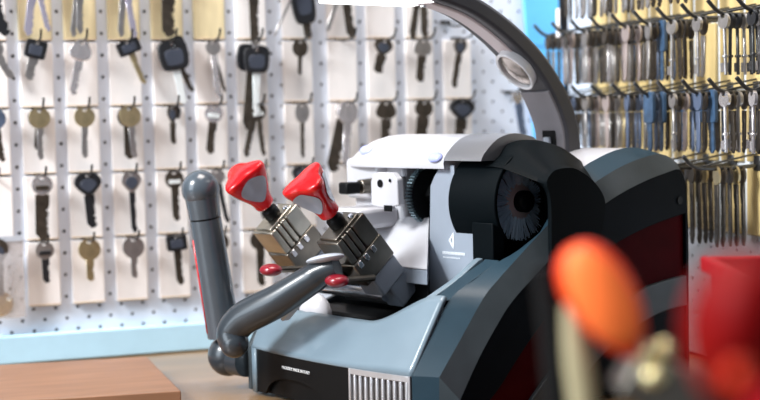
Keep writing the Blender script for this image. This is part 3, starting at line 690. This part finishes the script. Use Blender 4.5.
# left block of the head and the column below
mb = MB(); mb.span((-.2505, .128, .190), (-.195, .21, .2325)); mb.build('head_arm', 'white', km, bevel=.006, seg=3)
mb = MB(); mb.prism([(-.250, .086), (-.168, .086), (-.168, .232), (-.21, .232), (-.245, .20), (-.250, .19)], lambda a, b, h: (a, h, b), .140, .21); mb.build('head_column', 'white', km, bevel=.004)
MB().span((-.170, .196, .086), (-.112, .212, .222)).build('cutter_recess', 'white', km)
mb = MB(); mb.span((-.2300, .088, .162), (-.178, .1415, .183)); mb.build('tracer_bracket', 'white', km, bevel=.005, seg=3)
# white sloping shield behind the right clamp
def bed(name, m, v0, z0, z1, sl=False, bev=.001):
    """bed piece with its right end cut along the guard plate; sl: top slopes up to the back"""
    pl = [(-.232, v0), (-.088 - (v0 - .098), v0), (-.1195, .128), (-.1330, .1425), (-.1330, .150), (-.232, .150)]
    zt_ = [z0 + .001 if sl and v < .12 and k < 2 else (z0 + (z1 - z0) * ((v - v0) / (.1425 - v0)) if sl and v < .1425 else z1) for k, (u, v) in enumerate(pl)]
    n = len(pl); mb = MB(); mb.add([(u, v, z0) for u, v in pl] + [(u, v, z) for (u, v), z in zip(pl, zt_)], [tuple(range(n)), *[(i, (i + 1) % n, n + (i + 1) % n, n + i) for i in range(n)], *([(n, n + 1, n + 2), (n, n + 2, n + 3), (n, n + 3, n + 4), (n, n + 4, n + 5)] if sl else [tuple(range(n, 2 * n))])])
    return mb.build(name, m, km, bevel=bev)
mb = MB()
A_ = [(-.232, .098, .127), (-.088, .098, .127), (-.1195, .1285, .127), (-.1335, .1425, .127), (-.1335, .150, .127), (-.232, .150, .127)]
B_ = [(-.232, .098, .1285), (-.088, .098, .1285), (-.1195, .1285, .1588), (-.1335, .1425, .1727), (-.1335, .150, .1727), (-.232, .150, .1727)]
mb.add(A_ + B_ + [(-.232, .1425, .1727)], [tuple(range(6)), (0, 1, 7, 6), (1, 2, 8, 7), (2, 3, 9, 8), (3, 4, 10, 9), (4, 5, 11, 10), (5, 0, 6, 12, 11), (6, 7, 8, 9, 12), (12, 9, 10, 11)])
mb.build('bed_shield', 'white', km, bevel=.0012)
bed('bed_step', 'ghost', .099, .112, .1268)
bed('bed_base', 'black', .110, .086, .1118)
# tracer block with hole and screw
tb = [(-.1780, .186), (-.1780, .210), (-.174, .217), (-.167, .2195), (-.145, .2195), (-.1370, .213), (-.1355, .1875), (-.142, .186), (-.150, .186), (-.150, .1815), (-.157, .1815), (-.157, .1840), (-.163, .1840)]
MB().span((-.1765, .112, .190), (-.166, .1415, .214)).build('tracer_mount', 'white', km, bevel=.002)
t = MB().prism(tb, lambda a, b, h: (a, h, b), .104, .1125).build('tracer_block', 'white', km, bevel=.002)
MB().lathe([(.0040, 0), (.0040, .003)], lambda x, y, h: (-.1625 + x, .1035 - h * .2, .2085 + y), 16).build('tracer_hole', 'black', t)
MB().lathe([(.0017, 0), (.0017, .003)], lambda x, y, h: (-.1470 + x, .1035 - h * .2, .2118 + y), 12).build('set_screw', 'dark', t)
MB().span((-.1570, .1030, .1810), (-.146, .1045, .1870)).build('slot', 'black', t)
# tracer probe
mb = MB(); mb.tube([(-.206, .141, .2045), (-.206, .112, .2035)], [.0085, .0075], 14); mb.build('tracer_probe', 'brassd', km, bevel=.0008)
mb = MB(); mb.box((-.2075, .100, .203), (.015, .018, .012)); mb.build('probe_tip', 'black', km, bevel=.002)
# raised lilac ovals on the head
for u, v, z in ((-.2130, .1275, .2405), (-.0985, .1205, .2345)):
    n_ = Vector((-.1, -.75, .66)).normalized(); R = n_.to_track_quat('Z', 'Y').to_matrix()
    MB().sphere((u, v, z), (.0105, .0060, .0040), 16, 8, R).build('lilac_oval', 'lilac', km)
# cutter wheel
CU = -.1445
cw = MB().lathe([(.026, -.0032), (.0285, -.0032), (.0285, .0034), (.024, .0034)], lambda x, y, h: (CU + h, AX[0] + x, AX[1] + y), 60).build('cutter_wheel', 'cutter', km)
mb = MB()
for k in range(56):
    a = 2 * PI * k / 56; R = Matrix.Rotation(a, 3, 'X')
    mb.box(Vector((CU, AX[0], AX[1])) + R @ Vector((0, 0, .0295)), (.0068, .0017, .0034), R)
mb.build('cutter_teeth', 'teeth', cw)
MB().tube([(-.16, *AX), (-.06, *AX)], .0075, 18).build('spindle', 'cutter', km)
MB().lathe([(.012, 0), (.012, .008), (.010, .010)], lambda x, y, h: (CU + .003 + h, AX[0] + x, AX[1] + y), 6).build('cutter_nut', 'black', km)
# guard plate with the printed mark
gp = [(-.1187, .100), (-.1175, .142), (-.1140, .206), (-.1080, .2155), (-.100, .2245), (-.0880, .2270), (-.0790, .2270), (-.0790, .1660), (-.045, .1660), (-.045, .120), (-.060, .100)]
MB().prism(gp, lambda a, b, h: (a, h, b), .127, .131).build('guard_plate', 'ghost', km, bevel=.001)
MB().prism([(-.113, .100), (-.108, .20), (-.09, .222), (-.0795, .222), (-.0795, .100)], lambda a, b, h: (a, h, b), .1312, .150).build('guard_box', 'ghost', km, bevel=.001)
# wedge joining plate to deck
MB().prism([(.040, .1095), (.110, .1095), (.110, .1410), (.1060, .1385), (.075, .1255), (.047, .1108)], uvz, -.020, -.0005).build('deck_shoulder', 'slate', km, bevel=.001)
MB().prism([(.036, .1075), (.108, .1075), (.108, .1420), (.102, .1405), (.075, .1245), (.044, .1115)], uvz, -.0285, -.0203).build('deck_rib', 'deck', km, bevel=.001)
# printed mark
def front_pt(a, b, h): return (a - .0305, .1269 - h, b - .0036)
lg = MB(); lg.ringprism([(-.0575, .1575), (-.0505, .1660), (-.0500, .1600), (-.0500, .1540), (-.0510, .1490), (-.0545, .1530)], [(-.0550, .1578), (-.0525, .1608), (-.0520, .1590), (-.0520, .1560), (-.0524, .1540), (-.0540, .1556)], front_pt, 0, .0003)
lg.build('printed_mark', 'logo', km, smooth=False)
lg = MB(); rr = random.Random(3); x = -.0668
while x < -.0355:                   # small illegible letters
    w = rr.uniform(.0012, .0019); lg.prism([(x, .1432), (x + w * .35, .1432), (x + w * .5, .1445), (x + w, .1432), (x + w, .1463), (x, .1463)], front_pt, 0, .0003); x += w + .0005
x = -.0660
while x < -.042:
    w = .0011; lg.prism([(x, .1398), (x + w, .1398), (x + w, .1412), (x, .1412)], front_pt, 0, .0003); x += w + .0008
lg.build('printed_lines', 'logo', km, smooth=False)

# ---- brush and hood
MB().span((-.110, .152, .10), (-.050, .213, .2230)).build('motor_block', 'black', km, bevel=.003)
BR = (.1685, .1912); BU = -.034
mb = MB().lathe([(.016, -.004), (.0175, -.002), (.0175, .003), (.012, .0045)], lambda x, y, h: (BU + h, BR[0] + x, BR[1] + y), 32)
wb = mb.build('brush_hub', 'hub', km)
MB().lathe([(.0105, .004), (.0105, .012), (.008, .0145), (.003, .0155)], lambda x, y, h: (BU + h, BR[0] + x, BR[1] + y), 24).build('hub_cap', 'black', wb, angle=60)
mb = MB(); rr = random.Random(5)
for k in range(560):
    a = rr.uniform(0, 2 * PI); l = rr.uniform(.034, .0385); u = rr.uniform(-.004, .004); r0 = .016
    d = Vector((rr.uniform(-.003, .004), math.cos(a), math.sin(a))); e = Vector((0, -math.sin(a), math.cos(a)))
    p = Vector((BU + u, *BR)) + Vector((0, d.y, d.z)) * r0; q_ = Vector((BU + u + d.x, *BR)) + Vector((0, d.y, d.z)) * l + e * rr.uniform(-.004, .004)
    mb.tube([p, q_], .00050, 4, caps=False)
br = mb.build('brush_bristles', 'bristle', wb, smooth=False)
MB().lathe([(.0440, -.012), (.0440, -.008)], lambda x, y, h: (BU + h, BR[0] + x, BR[1] + y), 40).build('brush_backplate', 'black', km)
# shroud: arc shell around the brush
def arc(r, a0, a1, n, c): return [(c[0] + r * math.cos(math.radians(a0 + (a1 - a0) * i / n)), c[1] + r * math.sin(math.radians(a0 + (a1 - a0) * i / n))) for i in range(n + 1)]
so = arc(.0510, 52, 222, 26, BR); si = arc(.0465, 52, 222, 26, BR)
MB().prism(so + si[::-1], uvz, -.078, -.014).build('brush_shroud', 'hood', km, bevel=.0012, angle=30)
MB().prism([(.114, .1745), (.1285, .168), (.1285, .134), (.124, .1315), (.114, .136)], uvz, -.041, -.013).build('shroud_fin', 'hood', km, bevel=.0012)
# visor hood: loft from the wide rear profile to the smaller end plate
ho = [(.128, .2262), (.1410, .2332), (.1519, .2447), (.1660, .2490), (.1816, .2497), (.2005, .2470), (.2187, .2406), (.2497, .2228), (.2640, .2080), (.2711, .1960), (.2722, .1810), (.2690, .150), (.266, .112)]
hi_ = [(.194, .112), (.1935, .131), (.1945, .190), (.1935, .2020), (.1860, .2090), (.1767, .2150), (.158, .2225), (.143, .2270)]
he = [(.1345, .2110), (.1345, .2140), (.1380, .2185), (.1440, .2225), (.1508, .2240), (.1620, .2245), (.1748, .2225), (.1950, .2120), (.2085, .1990), (.2125, .1890), (.2105, .1740), (.2040, .1500), (.1960, .105)]
hj = [(.1380, .105), (.1385, .131), (.1395, .180), (.1390, .195), (.1380, .2010), (.1365, .2050), (.1350, .2080), (.1345, .2100)]
PA = smooth2(ho, 3) + smooth2(hi_, 3); PE = smooth2(he, 3) + smooth2(hj, 3)
mb = MB(); n = len(PA); vs = []
lay = [(-.036, 0), (-.026, .0), (-.014, .09), (.026, .86), (.034, 1.0), (.038, 1.0)]
for u, t in lay: vs += [(u, a + (c - a) * t, b + (d - b) * t) for (a, b), (c, d) in zip(PA, PE)]
mb.add(vs, [(i * n + k, i * n + (k + 1) % n, (i + 1) * n + (k + 1) % n, (i + 1) * n + k) for i in range(len(lay) - 1) for k in range(n)] + [tuple(range(n)), tuple(range((len(lay) - 1) * n, len(lay) * n))])
mb.build('visor_hood', 'hood', km, angle=28)

# ---- clamps
TH = math.radians(49)
bdir = Vector((0, math.cos(TH), -math.sin(TH))); cdir = Vector((0, math.sin(TH), math.cos(TH))); udir = Vector((1, 0, 0))
RC = Matrix((udir, cdir, -bdir)).transposed()      # local x=u, y=c, z=up the clamp (-b)
def clamp(center, mlight, mdark, spin):
    c0 = Vector(center)
    def fr(x, y, z): return c0 + RC @ Vector((x, y, z))
    # base block
    cb = MB().box(fr(0, 0, -.0075), (.034, .045, .027), RC).build('clamp_base', mdark, km, bevel=.0015)
    # jaw block: three plates divided by slots
    for y0, y1 in ((-.0215, -.0140), (-.0124, -.0066), (-.0050, .0008), (.0024, .0215)):
        MB().box(fr(0, (y0 + y1) / 2, .0207), (.033, y1 - y0, .0286), RC).build('jaw_plate', mlight, cb, bevel=.0012)
    MB().box(fr(-.003, 0, .019), (.026, .040, .029), RC).build('jaw_core', 'black', cb)
    MB().box(fr(-.019, -.004, .014), (.008, .030, .030), RC).build('back_jaw', mdark, cb, bevel=.0015)
    for y in (-.015, -.005, .006):
        MB().box(fr(.0174, y, .0015), (.0020, .0052, .0075), RC).build('jaw_tooth', 'steel', cb, bevel=.0006)
    MB().box(fr(0, 0, .0358), (.026, .036, .003), RC).build('clamp_cap', mlight, cb, bevel=.001)
    for x, y in ((.009, .012), (-.008, .013)):
        MB().lathe([(.003, .036), (.003, .0395), (.0022, .0405)], lambda a, b, h, x=x, y=y: fr(x + a, y + b, h), 12).build('cap_screw', 'steel', cb)
    # carrier below
    MB().box(fr(0, .004, -.033), (.030, .036, .024), RC).build('clamp_carrier', 'ghost', km, bevel=.002)
    MB().box(fr(0, .010, -.058), (.024, .026, .028), RC).build('carrier_foot', 'ghost', km, bevel=.002)
    # knob: black stem, three lobed red grip with grey scoops
    ky = .001
    MB().lathe([(.0075, .037), (.0085, .039), (.0085, .047), (.0065, .048), (.0065, .060)], lambda a, b, h: fr(a, ky + b, h), 20).build('knob_stem', 'black', km, bevel=.0008)
    prof = [(.0080, .052), (.0100, .0535), (.0108, .058), (.0128, .0645), (.0172, .073), (.0215, .082), (.0252, .0905), (.0258, .0945), (.0242, .0975), (.0150, .0995), (.005, .1005)]
    ns_ = 48
    def mod(a, h):
        k = max(0, min(1, (h - .056) / .018)); kk = k * max(0, min(1, (.104 - h) / .006))
        return 1 - (.40 * kk) * (.5 - .5 * math.cos(3 * (a - spin))) ** .75
    mb = MB(); vs = []; fs = []; mi = []
    pr = [(p.x, p.y) for p in smooth_path([(r, h, 0) for r, h in prof], 4)]
    for r, h in pr:
        for k in range(ns_):
            a = 2 * PI * k / ns_; q_ = r * mod(a, h); vs.append(fr(q_ * math.cos(a), ky + q_ * math.sin(a), h))
    mb.add(vs, [(i * ns_ + k, i * ns_ + (k + 1) % ns_, (i + 1) * ns_ + (k + 1) % ns_, (i + 1) * ns_ + k) for i in range(len(pr) - 1) for k in range(ns_)] + [tuple(range(ns_)), tuple(range((len(pr) - 1) * ns_, len(pr) * ns_))])
    kn = mb.build('clamp_knob', 'red', km, angle=60)
    for g3 in range(3):             # oval scoops set into the three hollows
        ac = spin + PI / 3 + g3 * 2 * PI / 3
        mb = MB(); vs = [];
        for i in range(13):
            for j in range(13):
                x, y = (i / 6 - 1), (j / 6 - 1)
                # square to disc
                dx = x * math.sqrt(1 - y * y / 2); dy = y * math.sqrt(1 - x * x / 2)
                h = .0775 + dy * .0150; w_ = .80 * (1 + .15 * dy); a = ac + dx * w_
                r = 0
                for (r0, h0), (r1, h1) in zip(pr, pr[1:]):
                    if h0 <= h <= h1 and h1 > h0: r = r0 + (r1 - r0) * (h - h0) / (h1 - h0); break
                q_ = r * mod(a, h) + .0005 - .0006 * (1 - dx * dx - dy * dy)
                q_ += .0006
                vs.append(fr(q_ * math.cos(a), ky + q_ * math.sin(a), h))
        mb.add(vs, [(i * 13 + j, (i + 1) * 13 + j, (i + 1) * 13 + j + 1, i * 13 + j + 1) for i in range(12) for j in range(12)])
        mb.build('grip_inlay', 'insert', kn, angle=60)
    return fr
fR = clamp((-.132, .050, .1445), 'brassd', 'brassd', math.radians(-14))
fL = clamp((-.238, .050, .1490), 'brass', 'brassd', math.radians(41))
# red clamp levers
for (u, v, z), (u2, v2, z2) in (((-.1035, .000, .1245), (-.098, .040, .124)), ((-.2085, .000, .1275), (-.205, .040, .126))):
    MB().sphere((u, v, z), (.0125, .011, .0062), 18, 10).build('lever_knob', 'dred', km)
    MB().tube([(u, v, z), (u2, v2, z2)], .0032, 10).build('lever_rod', 'brassd', km)
# carriage under the clamps
mb = MB(); mb.span((-.275, .060, .046), (-.105, .112, .082)); mb.build('carriage', 'black', km, bevel=.003)
mb = MB(); mb.sphere((-.183, .034, .082), (.022, .012, .022), 20, 12); mb.build('carriage_cover', 'white', km)
MB().tube([(-.27, .085, .100), (-.135, .085, .100)], .006, 14).build('guide_rod', 'steel', km)

# ---- hand lever of the carriage
LV = -.284
ball = Vector((LV, -.030, .2065)); bot = Vector((LV, -.0070, .056))
lv = MB().tube([bot, bot.lerp(ball, .80)], [.0172, .0160], 24).build('upright_lever', 'tube', km, angle=50)
d = (ball - bot).normalized()
MB().tube([bot.lerp(ball, .80), bot.lerp(ball, .812)], .0152, 24).build('lever_joint', 'black', lv)
mb = MB(); pr = [bot.lerp(ball, .812) + d * 0, ball - d * .006]; mb.tube([pr[0], pr[1]], [.0162, .0172], 24); mb.sphere(ball, .0193, 24, 14); mb.build('lever_ball', 'tube', lv, angle=60)
Rl = d.to_track_quat('Z', 'Y').to_matrix()
# red stripe on the far left flank
side = Vector((-.78, -.62, 0)); side = (side - d * side.dot(d)).normalized()
a_ = bot.lerp(ball, .06) + Vector((-.0128, -.0112, 0)) * 0; 
w_ = d.cross(side)
mb = MB(); vs = []
vl = (Vector((-.77, -.64 * 0, 0)))
for t, r in ((.02, .0176), (.66, .0168)):
    for ph in (-10, 0, 10, 20, 30):
        a = math.radians(228 + ph * 1.0)
        p = bot.lerp(ball, t); vs.append(p + (Vector((math.cos(a), math.sin(a), 0))) * r)
mb.add(vs, [(i, i + 1, i + 6, i + 5) for i in range(4)]); mb.build('red_stripe', 'red', lv, solid=.001)
mb = MB(); mb.sphere((LV, -.0025, .0350), .0212, 24, 14); mb.tube([(LV, -.0025, .0325), (-.2535, -.0, .0325)], .0165, 24); mb.build('lever_elbow', 'tubed', km, angle=50)
# front handle
hp_ = smooth_path([(-.1985, -.052, .0620), (-.2035, -.051, .0715), (-.195, -.045, .0845), (-.178, -.036, .0945), (-.160, -.026, .1045), (-.138, -.011, .1205), (-.124, -.002, .1305), (-.110, .006, .1365)], 5)
rs = []
nn = len(hp_)
for i in range(nn):
    t = i / (nn - 1); rs.append(.0140 + .0024 * math.sin(PI * min(1, t * 1.3)) - (.004 * max(0, (t - .8) / .2)))
hd = MB().tube(hp_, rs, 22).sphere(hp_[0], rs[0], 20, 12).build('carriage_handle', 'tubed', km, angle=60)
MB().sphere((-.1205, .000, .1440), (.0215, .0165, .0042), 22, 10, Matrix.Rotation(math.radians(-12), 3, 'Y')).build('thumb_rest', 'cup', hd)
mb = MB(); mb.tube([(-.196, -.024, .0900), (-.190, -.008, .090)], .005, 12); mb.build('handle_bush', 'brass', km)
MB().box((-.160, -.006, .1035), (.058, .010, .014), Matrix.Rotation(math.radians(-38), 3, 'Y')).build('handle_bracket', 'cup', km, bevel=.002)
MB().tube([(-.118, .010, .128), (-.150, .045, .120)], .006, 12).build('handle_link', 'black', km)

# ---- lamp arm
ap = smooth_path([(-.078, .272, .2315), (-.078, .269, .262), (-.079, .253, .296), (-.080, .225, .329), (-.083, .190, .357), (-.087, .151, .379), (-.094, .114, .391), (-.102, .085, .3975)], 5)
def sweep(mb, path, w, t, off=0):
    vs = []; n = len(path)
    for i, p in enumerate(path):
        T = (path[min(i + 1, n - 1)] - path[max(i - 1, 0)]).normalized(); uu = Vector((1, 0, 0)); uu = (uu - T * uu.dot(T)).normalized(); nr = uu.cross(T)   # points to the inside or outside
        ww = w(i / (n - 1)) if callable(w) else w
        tt = t(i / (n - 1)) if callable(t) else t
        for a, b in ((-1, -1), (1, -1), (1, 1), (-1, 1)): vs.append(p + uu * a * ww / 2 + nr * (b * tt / 2 + off))
    fs = [(i * 4 + k, i * 4 + (k + 1) % 4, i * 4 + 4 + (k + 1) % 4, i * 4 + 4 + k) for i in range(n - 1) for k in range(4)] + [(0, 1, 2, 3), tuple(range(4 * n - 4, 4 * n))]
    mb.add(vs, fs); return mb
arm = sweep(MB(), ap, lambda t: .046 - .008 * t, lambda t: .022 - .006 * t).build('lamp_arm', 'arm', km, bevel=.005, seg=3)
T0 = (ap[2] - ap[0]).normalized(); nr0 = Vector((1, 0, 0)).cross(T0); sgn = 1 if nr0.y < 0 else -1   # inside faces the front
sweep(MB(), ap[0:12], .040, .004, sgn * .0100).build('arm_inner_face', 'armin', arm, bevel=.001)
sweep(MB(), ap[16:34], .020, .004, sgn * .0090).build('lamp_strip', 'strip', arm, bevel=.002)
for i in (31, 33):
    MB().lathe([(.003, 0), (.003, .002)], lambda x, y, h, i=i: ap[i] + Vector((x, y, -.0118 - h)), 10).build('strip_screw', 'steel', arm)
def on_arm(i, off):
    T = (ap[i + 1] - ap[i - 1]).normalized(); uu = Vector((1, 0, 0)); uu = (uu - T * uu.dot(T)).normalized(); nr = uu.cross(T) * sgn
    return ap[i] + nr * off, Matrix((uu, T, nr)).transposed()
p, R_ = on_arm(15, .0125)
le = MB().sphere(p, (.0165, .024, .006), 28, 10, R_).build('lamp_lens', 'lens', arm, angle=60)
mb = MB(); mb.ringprism(circle(.0255, 32, sx=.70), circle(.0220, 32, sx=.70), lambda a, b, h: p + R_ @ Vector((a, b, h)), -.004, .0062); mb.build('lens_rim', 'lensrim', le, bevel=.001)
p2, R2 = on_arm(3, .0120)
sw = MB().box(p2, (.018, .020, .003), R2).build('lamp_switch', 'black', arm, bevel=.001)
MB().box(p2 + R2 @ Vector((-.001, -.001, .003)), (.008, .009, .004), R2).build('switch_toggle', 'cup', sw, bevel=.001)
# lamp head above the clamps, glowing underneath
lh = MB(); lh.prism([(.126, .3865), (.126, .406), (.095, .414), (.02, .414), (-.02, .406), (-.03, .396), (-.03, .3865)], uvz, -.146, -.080); lh = lh.build('lamp_head', 'arm', km, bevel=.004)
MB().span((-.134, .010, .3825), (-.084, .121, .3864)).build('lamp_tube', 'glow', lh, bevel=.001)

# ------------------------------------------------------------------ red bin on the right
c0 = depth(706, 261, 1.1); ztop = c0.z
fx = Vector((math.sin(math.radians(-19.4)), -math.cos(math.radians(-19.4)), 0)) * .16
bx = empty('storage_bin', (c0.x - .0507, c0.y - .152, .0023), math.radians(-19.4), 'open red plastic bin standing at the right edge of the counter', 'bin')
W_, D_ = .20, .16
mb = MB()
mb.span((0, .0, 0), (W_, .004, ztop)); mb.span((0, D_ - .004, 0), (W_, D_, ztop)); mb.span((0, .004, 0), (.004, D_ - .004, ztop)); mb.span((W_ - .004, .004, 0), (W_, D_ - .004, ztop)); mb.span((.004, .004, 0), (W_ - .004, D_ - .004, .004))
mb.build('tub', 'bin', bx)
o_ = [(-.006, -.006), (W_ + .006, -.006), (W_ + .006, D_ + .006), (-.006, D_ + .006)]; i_ = [(.003, .003), (W_ - .003, .003), (W_ - .003, D_ - .003), (.003, D_ - .003)]
MB().ringprism(o_, i_, lambda a, b, h: (a, b, h), ztop - .010, ztop + .001).build('rim', 'bin', bx, bevel=.0015)

# ------------------------------------------------------------------ blurred machine in the foreground
fd = depth(640, 390, .62)
fm = empty('key_clamp_stand', (fd.x, fd.y, .0023), math.radians(-20), 'out of focus clamp stand in front with orange-red knobs and brass jaws', 'clamp')
inv = (Matrix.Translation((fd.x, fd.y, 0)) @ Matrix.Rotation(math.radians(-20), 4, 'Z')).inverted()
def fg(x, y, D): return inv @ depth(x, y, D)
a = fg(640, 402, .63)
mb = MB(); mb.prism([(-.075, 0), (.085, 0), (.085, .085), (.06, .105), (-.05, .115), (-.075, .09)], lambda x, z, y: (x, y, z), -.05, .05); mb.build('stand_base', 'chamfer', fm, bevel=.006)
def fg_knob(pa, pb, r, flat, mi, mm='orange', isc=1.0, off=(0, .55)):
    pa = Vector(pa); pb = Vector(pb); ax = (pb - pa); L = ax.length; ax.normalize(); R = ax.to_track_quat('Z', 'Y').to_matrix()
    to_cam = (inv @ CAM) - pa; 
    prof = [(.26, 0), (.42, .06), (.68, .18), (.90, .34), (1, .54), (.95, .72), (.76, .87), (.46, .965), (.12, 1)]
    fr = lambda x, y, h: pa + R @ Vector((x, y, h))
    kn = MB().lathe([(q[0] * r, q[1] * L) for q in [(p_.x, p_.y) for p_ in smooth_path([(m_, n_, 0) for m_, n_ in prof], 4)]], fr, 32, mod=lambda t, h: 1 - .16 * (.5 - .5 * math.cos(3 * t))).build('stand_knob', mm, fm, angle=60)
    v = R.inverted() @ to_cam; v.z = 0; v.normalize(); w = Vector((0, 0, 1)).cross(v)
    vs = []
    Rm = Matrix((w, Vector((0, 0, 1)), v)).transposed()
    MB().sphere(pa + R @ (v * r * .60 + w * off[0] * r + Vector((0, 0, L * off[1]))), (r * .76 * isc, L * .44 * isc, r * .50), 22, 12, R @ Rm).build('knob_inlay', mi, kn)
    return kn
fg_knob(fg(637, 360, .62), fg(571, 252, .62), .0152, 1, 'orangei')
fg_knob(fg(722, 410, .42), fg(757, 272, .40), .0160, 1, 'orange', 'reddeep', .36, (.15, .42))
j0 = fg(632, 350, .62); j1 = fg(690, 396, .62)
MB().tube([fg(630, 346, .62), fg(648, 366, .62)], .0046, 14).build('knob_shaft', 'brass', fm)
for (x, y, r_) in ((646, 362, .0052), (655, 382, .0062), (664, 356, .0045)):
    q_ = fg(x, y, .62); MB().sphere(q_, r_, 16, 10).build('jaw_nut', 'brassy', fm)
cpt = fg(672, 398, .635)
MB().box(cpt, (.046, .030, .022), Matrix.Rotation(math.radians(32), 3, 'Y')).build('brass_jaw', 'brassd', fm, bevel=.002)
MB().tube([cpt - Vector((0, 0, .003)), (cpt.x * .9, cpt.y, .10)], .014, 18).build('clamp_post', 'dark', fm)
# black handled blade left of the orange knob
MB().tube(smooth_path([fg(546, 272, .64), fg(553, 330, .64), fg(560, 420, .64), fg(566, 520, .64)], 4), [.0062] * 13, 16, sx=.75).build('black_handle', 'black', fm)
MB().tube(smooth_path([fg(572, 310, .63), fg(577, 360, .63), fg(584, 420, .63), fg(590, 520, .63)], 4), [.0040, .0045, .005, .0055, .0058] + [.006] * 8, 14).build('cream_handle', 'creamy', fm)
MB().box((fg(568, 520, .635).x, fg(568, 520, .635).y, .112), (.035, .03, .02)).build('handle_block', 'dark', fm, bevel=.003)
q0 = fg(702, 520, .43)
MB().tube([fg(722, 412, .42), (q0.x, q0.y, .09)], .0045, 14).build('knob_shaft', 'dark', fm)
MB().box((q0.x, q0.y + .0, .088), (.05, .06, .022)).build('front_bracket', 'dark', fm, bevel=.003)

# ------------------------------------------------------------------ light
def area(name, loc, target, size, power, col, sy=None):
    l = bpy.data.lights.new(name, 'AREA'); l.energy = power; l.color = col; l.size = size
    if sy: l.shape = 'RECTANGLE'; l.size_y = sy
    o = bpy.data.objects.new(name, l); COL.objects.link(o); o.location = loc
    o.rotation_euler = (Vector(target) - Vector(loc)).to_track_quat('-Z', 'Y').to_euler(); return o
area('shop_light', (-1.75, -.80, 1.65), (.2, -.2, .15), .55, 66, (.96, .98, 1.0))
area('ceiling_light', (.20, -.42, 1.75), (.30, -.30, .1), .7, 19, (1.0, .90, .84))
area('window_light', (-2.2, -1.0, .7), (.2, -.4, .1), 1.2, 22, (.78, .89, 1.0))
sl = bpy.data.lights.new('added_knob_spot', 'SPOT'); sl.energy = 30; sl.color = (1, .95, .9); sl.spot_size = math.radians(11.5); sl.spot_blend = .5; sl.shadow_soft_size = .08  # spot added only to brighten the foreground clamp stand
so_ = bpy.data.objects.new('added_knob_spot', sl); COL.objects.link(so_); so_.location = (-.55, -2.0, 1.35)
so_.rotation_euler = (Vector((.10, -1.24, .20)) - so_.location).to_track_quat('-Z', 'Y').to_euler()
w = bpy.data.worlds.new('world'); S.world = w; w.use_nodes = True
bg = w.node_tree.nodes['Background']; bg.inputs['Color'].default_value = (.80, .88, 1.0, 1); bg.inputs['Strength'].default_value = .20
S.view_settings.view_transform = 'Standard'; S.view_settings.look = 'None'; S.view_settings.gamma = 1; S.view_settings.exposure = 0.55
S.view_settings.use_curve_mapping = False
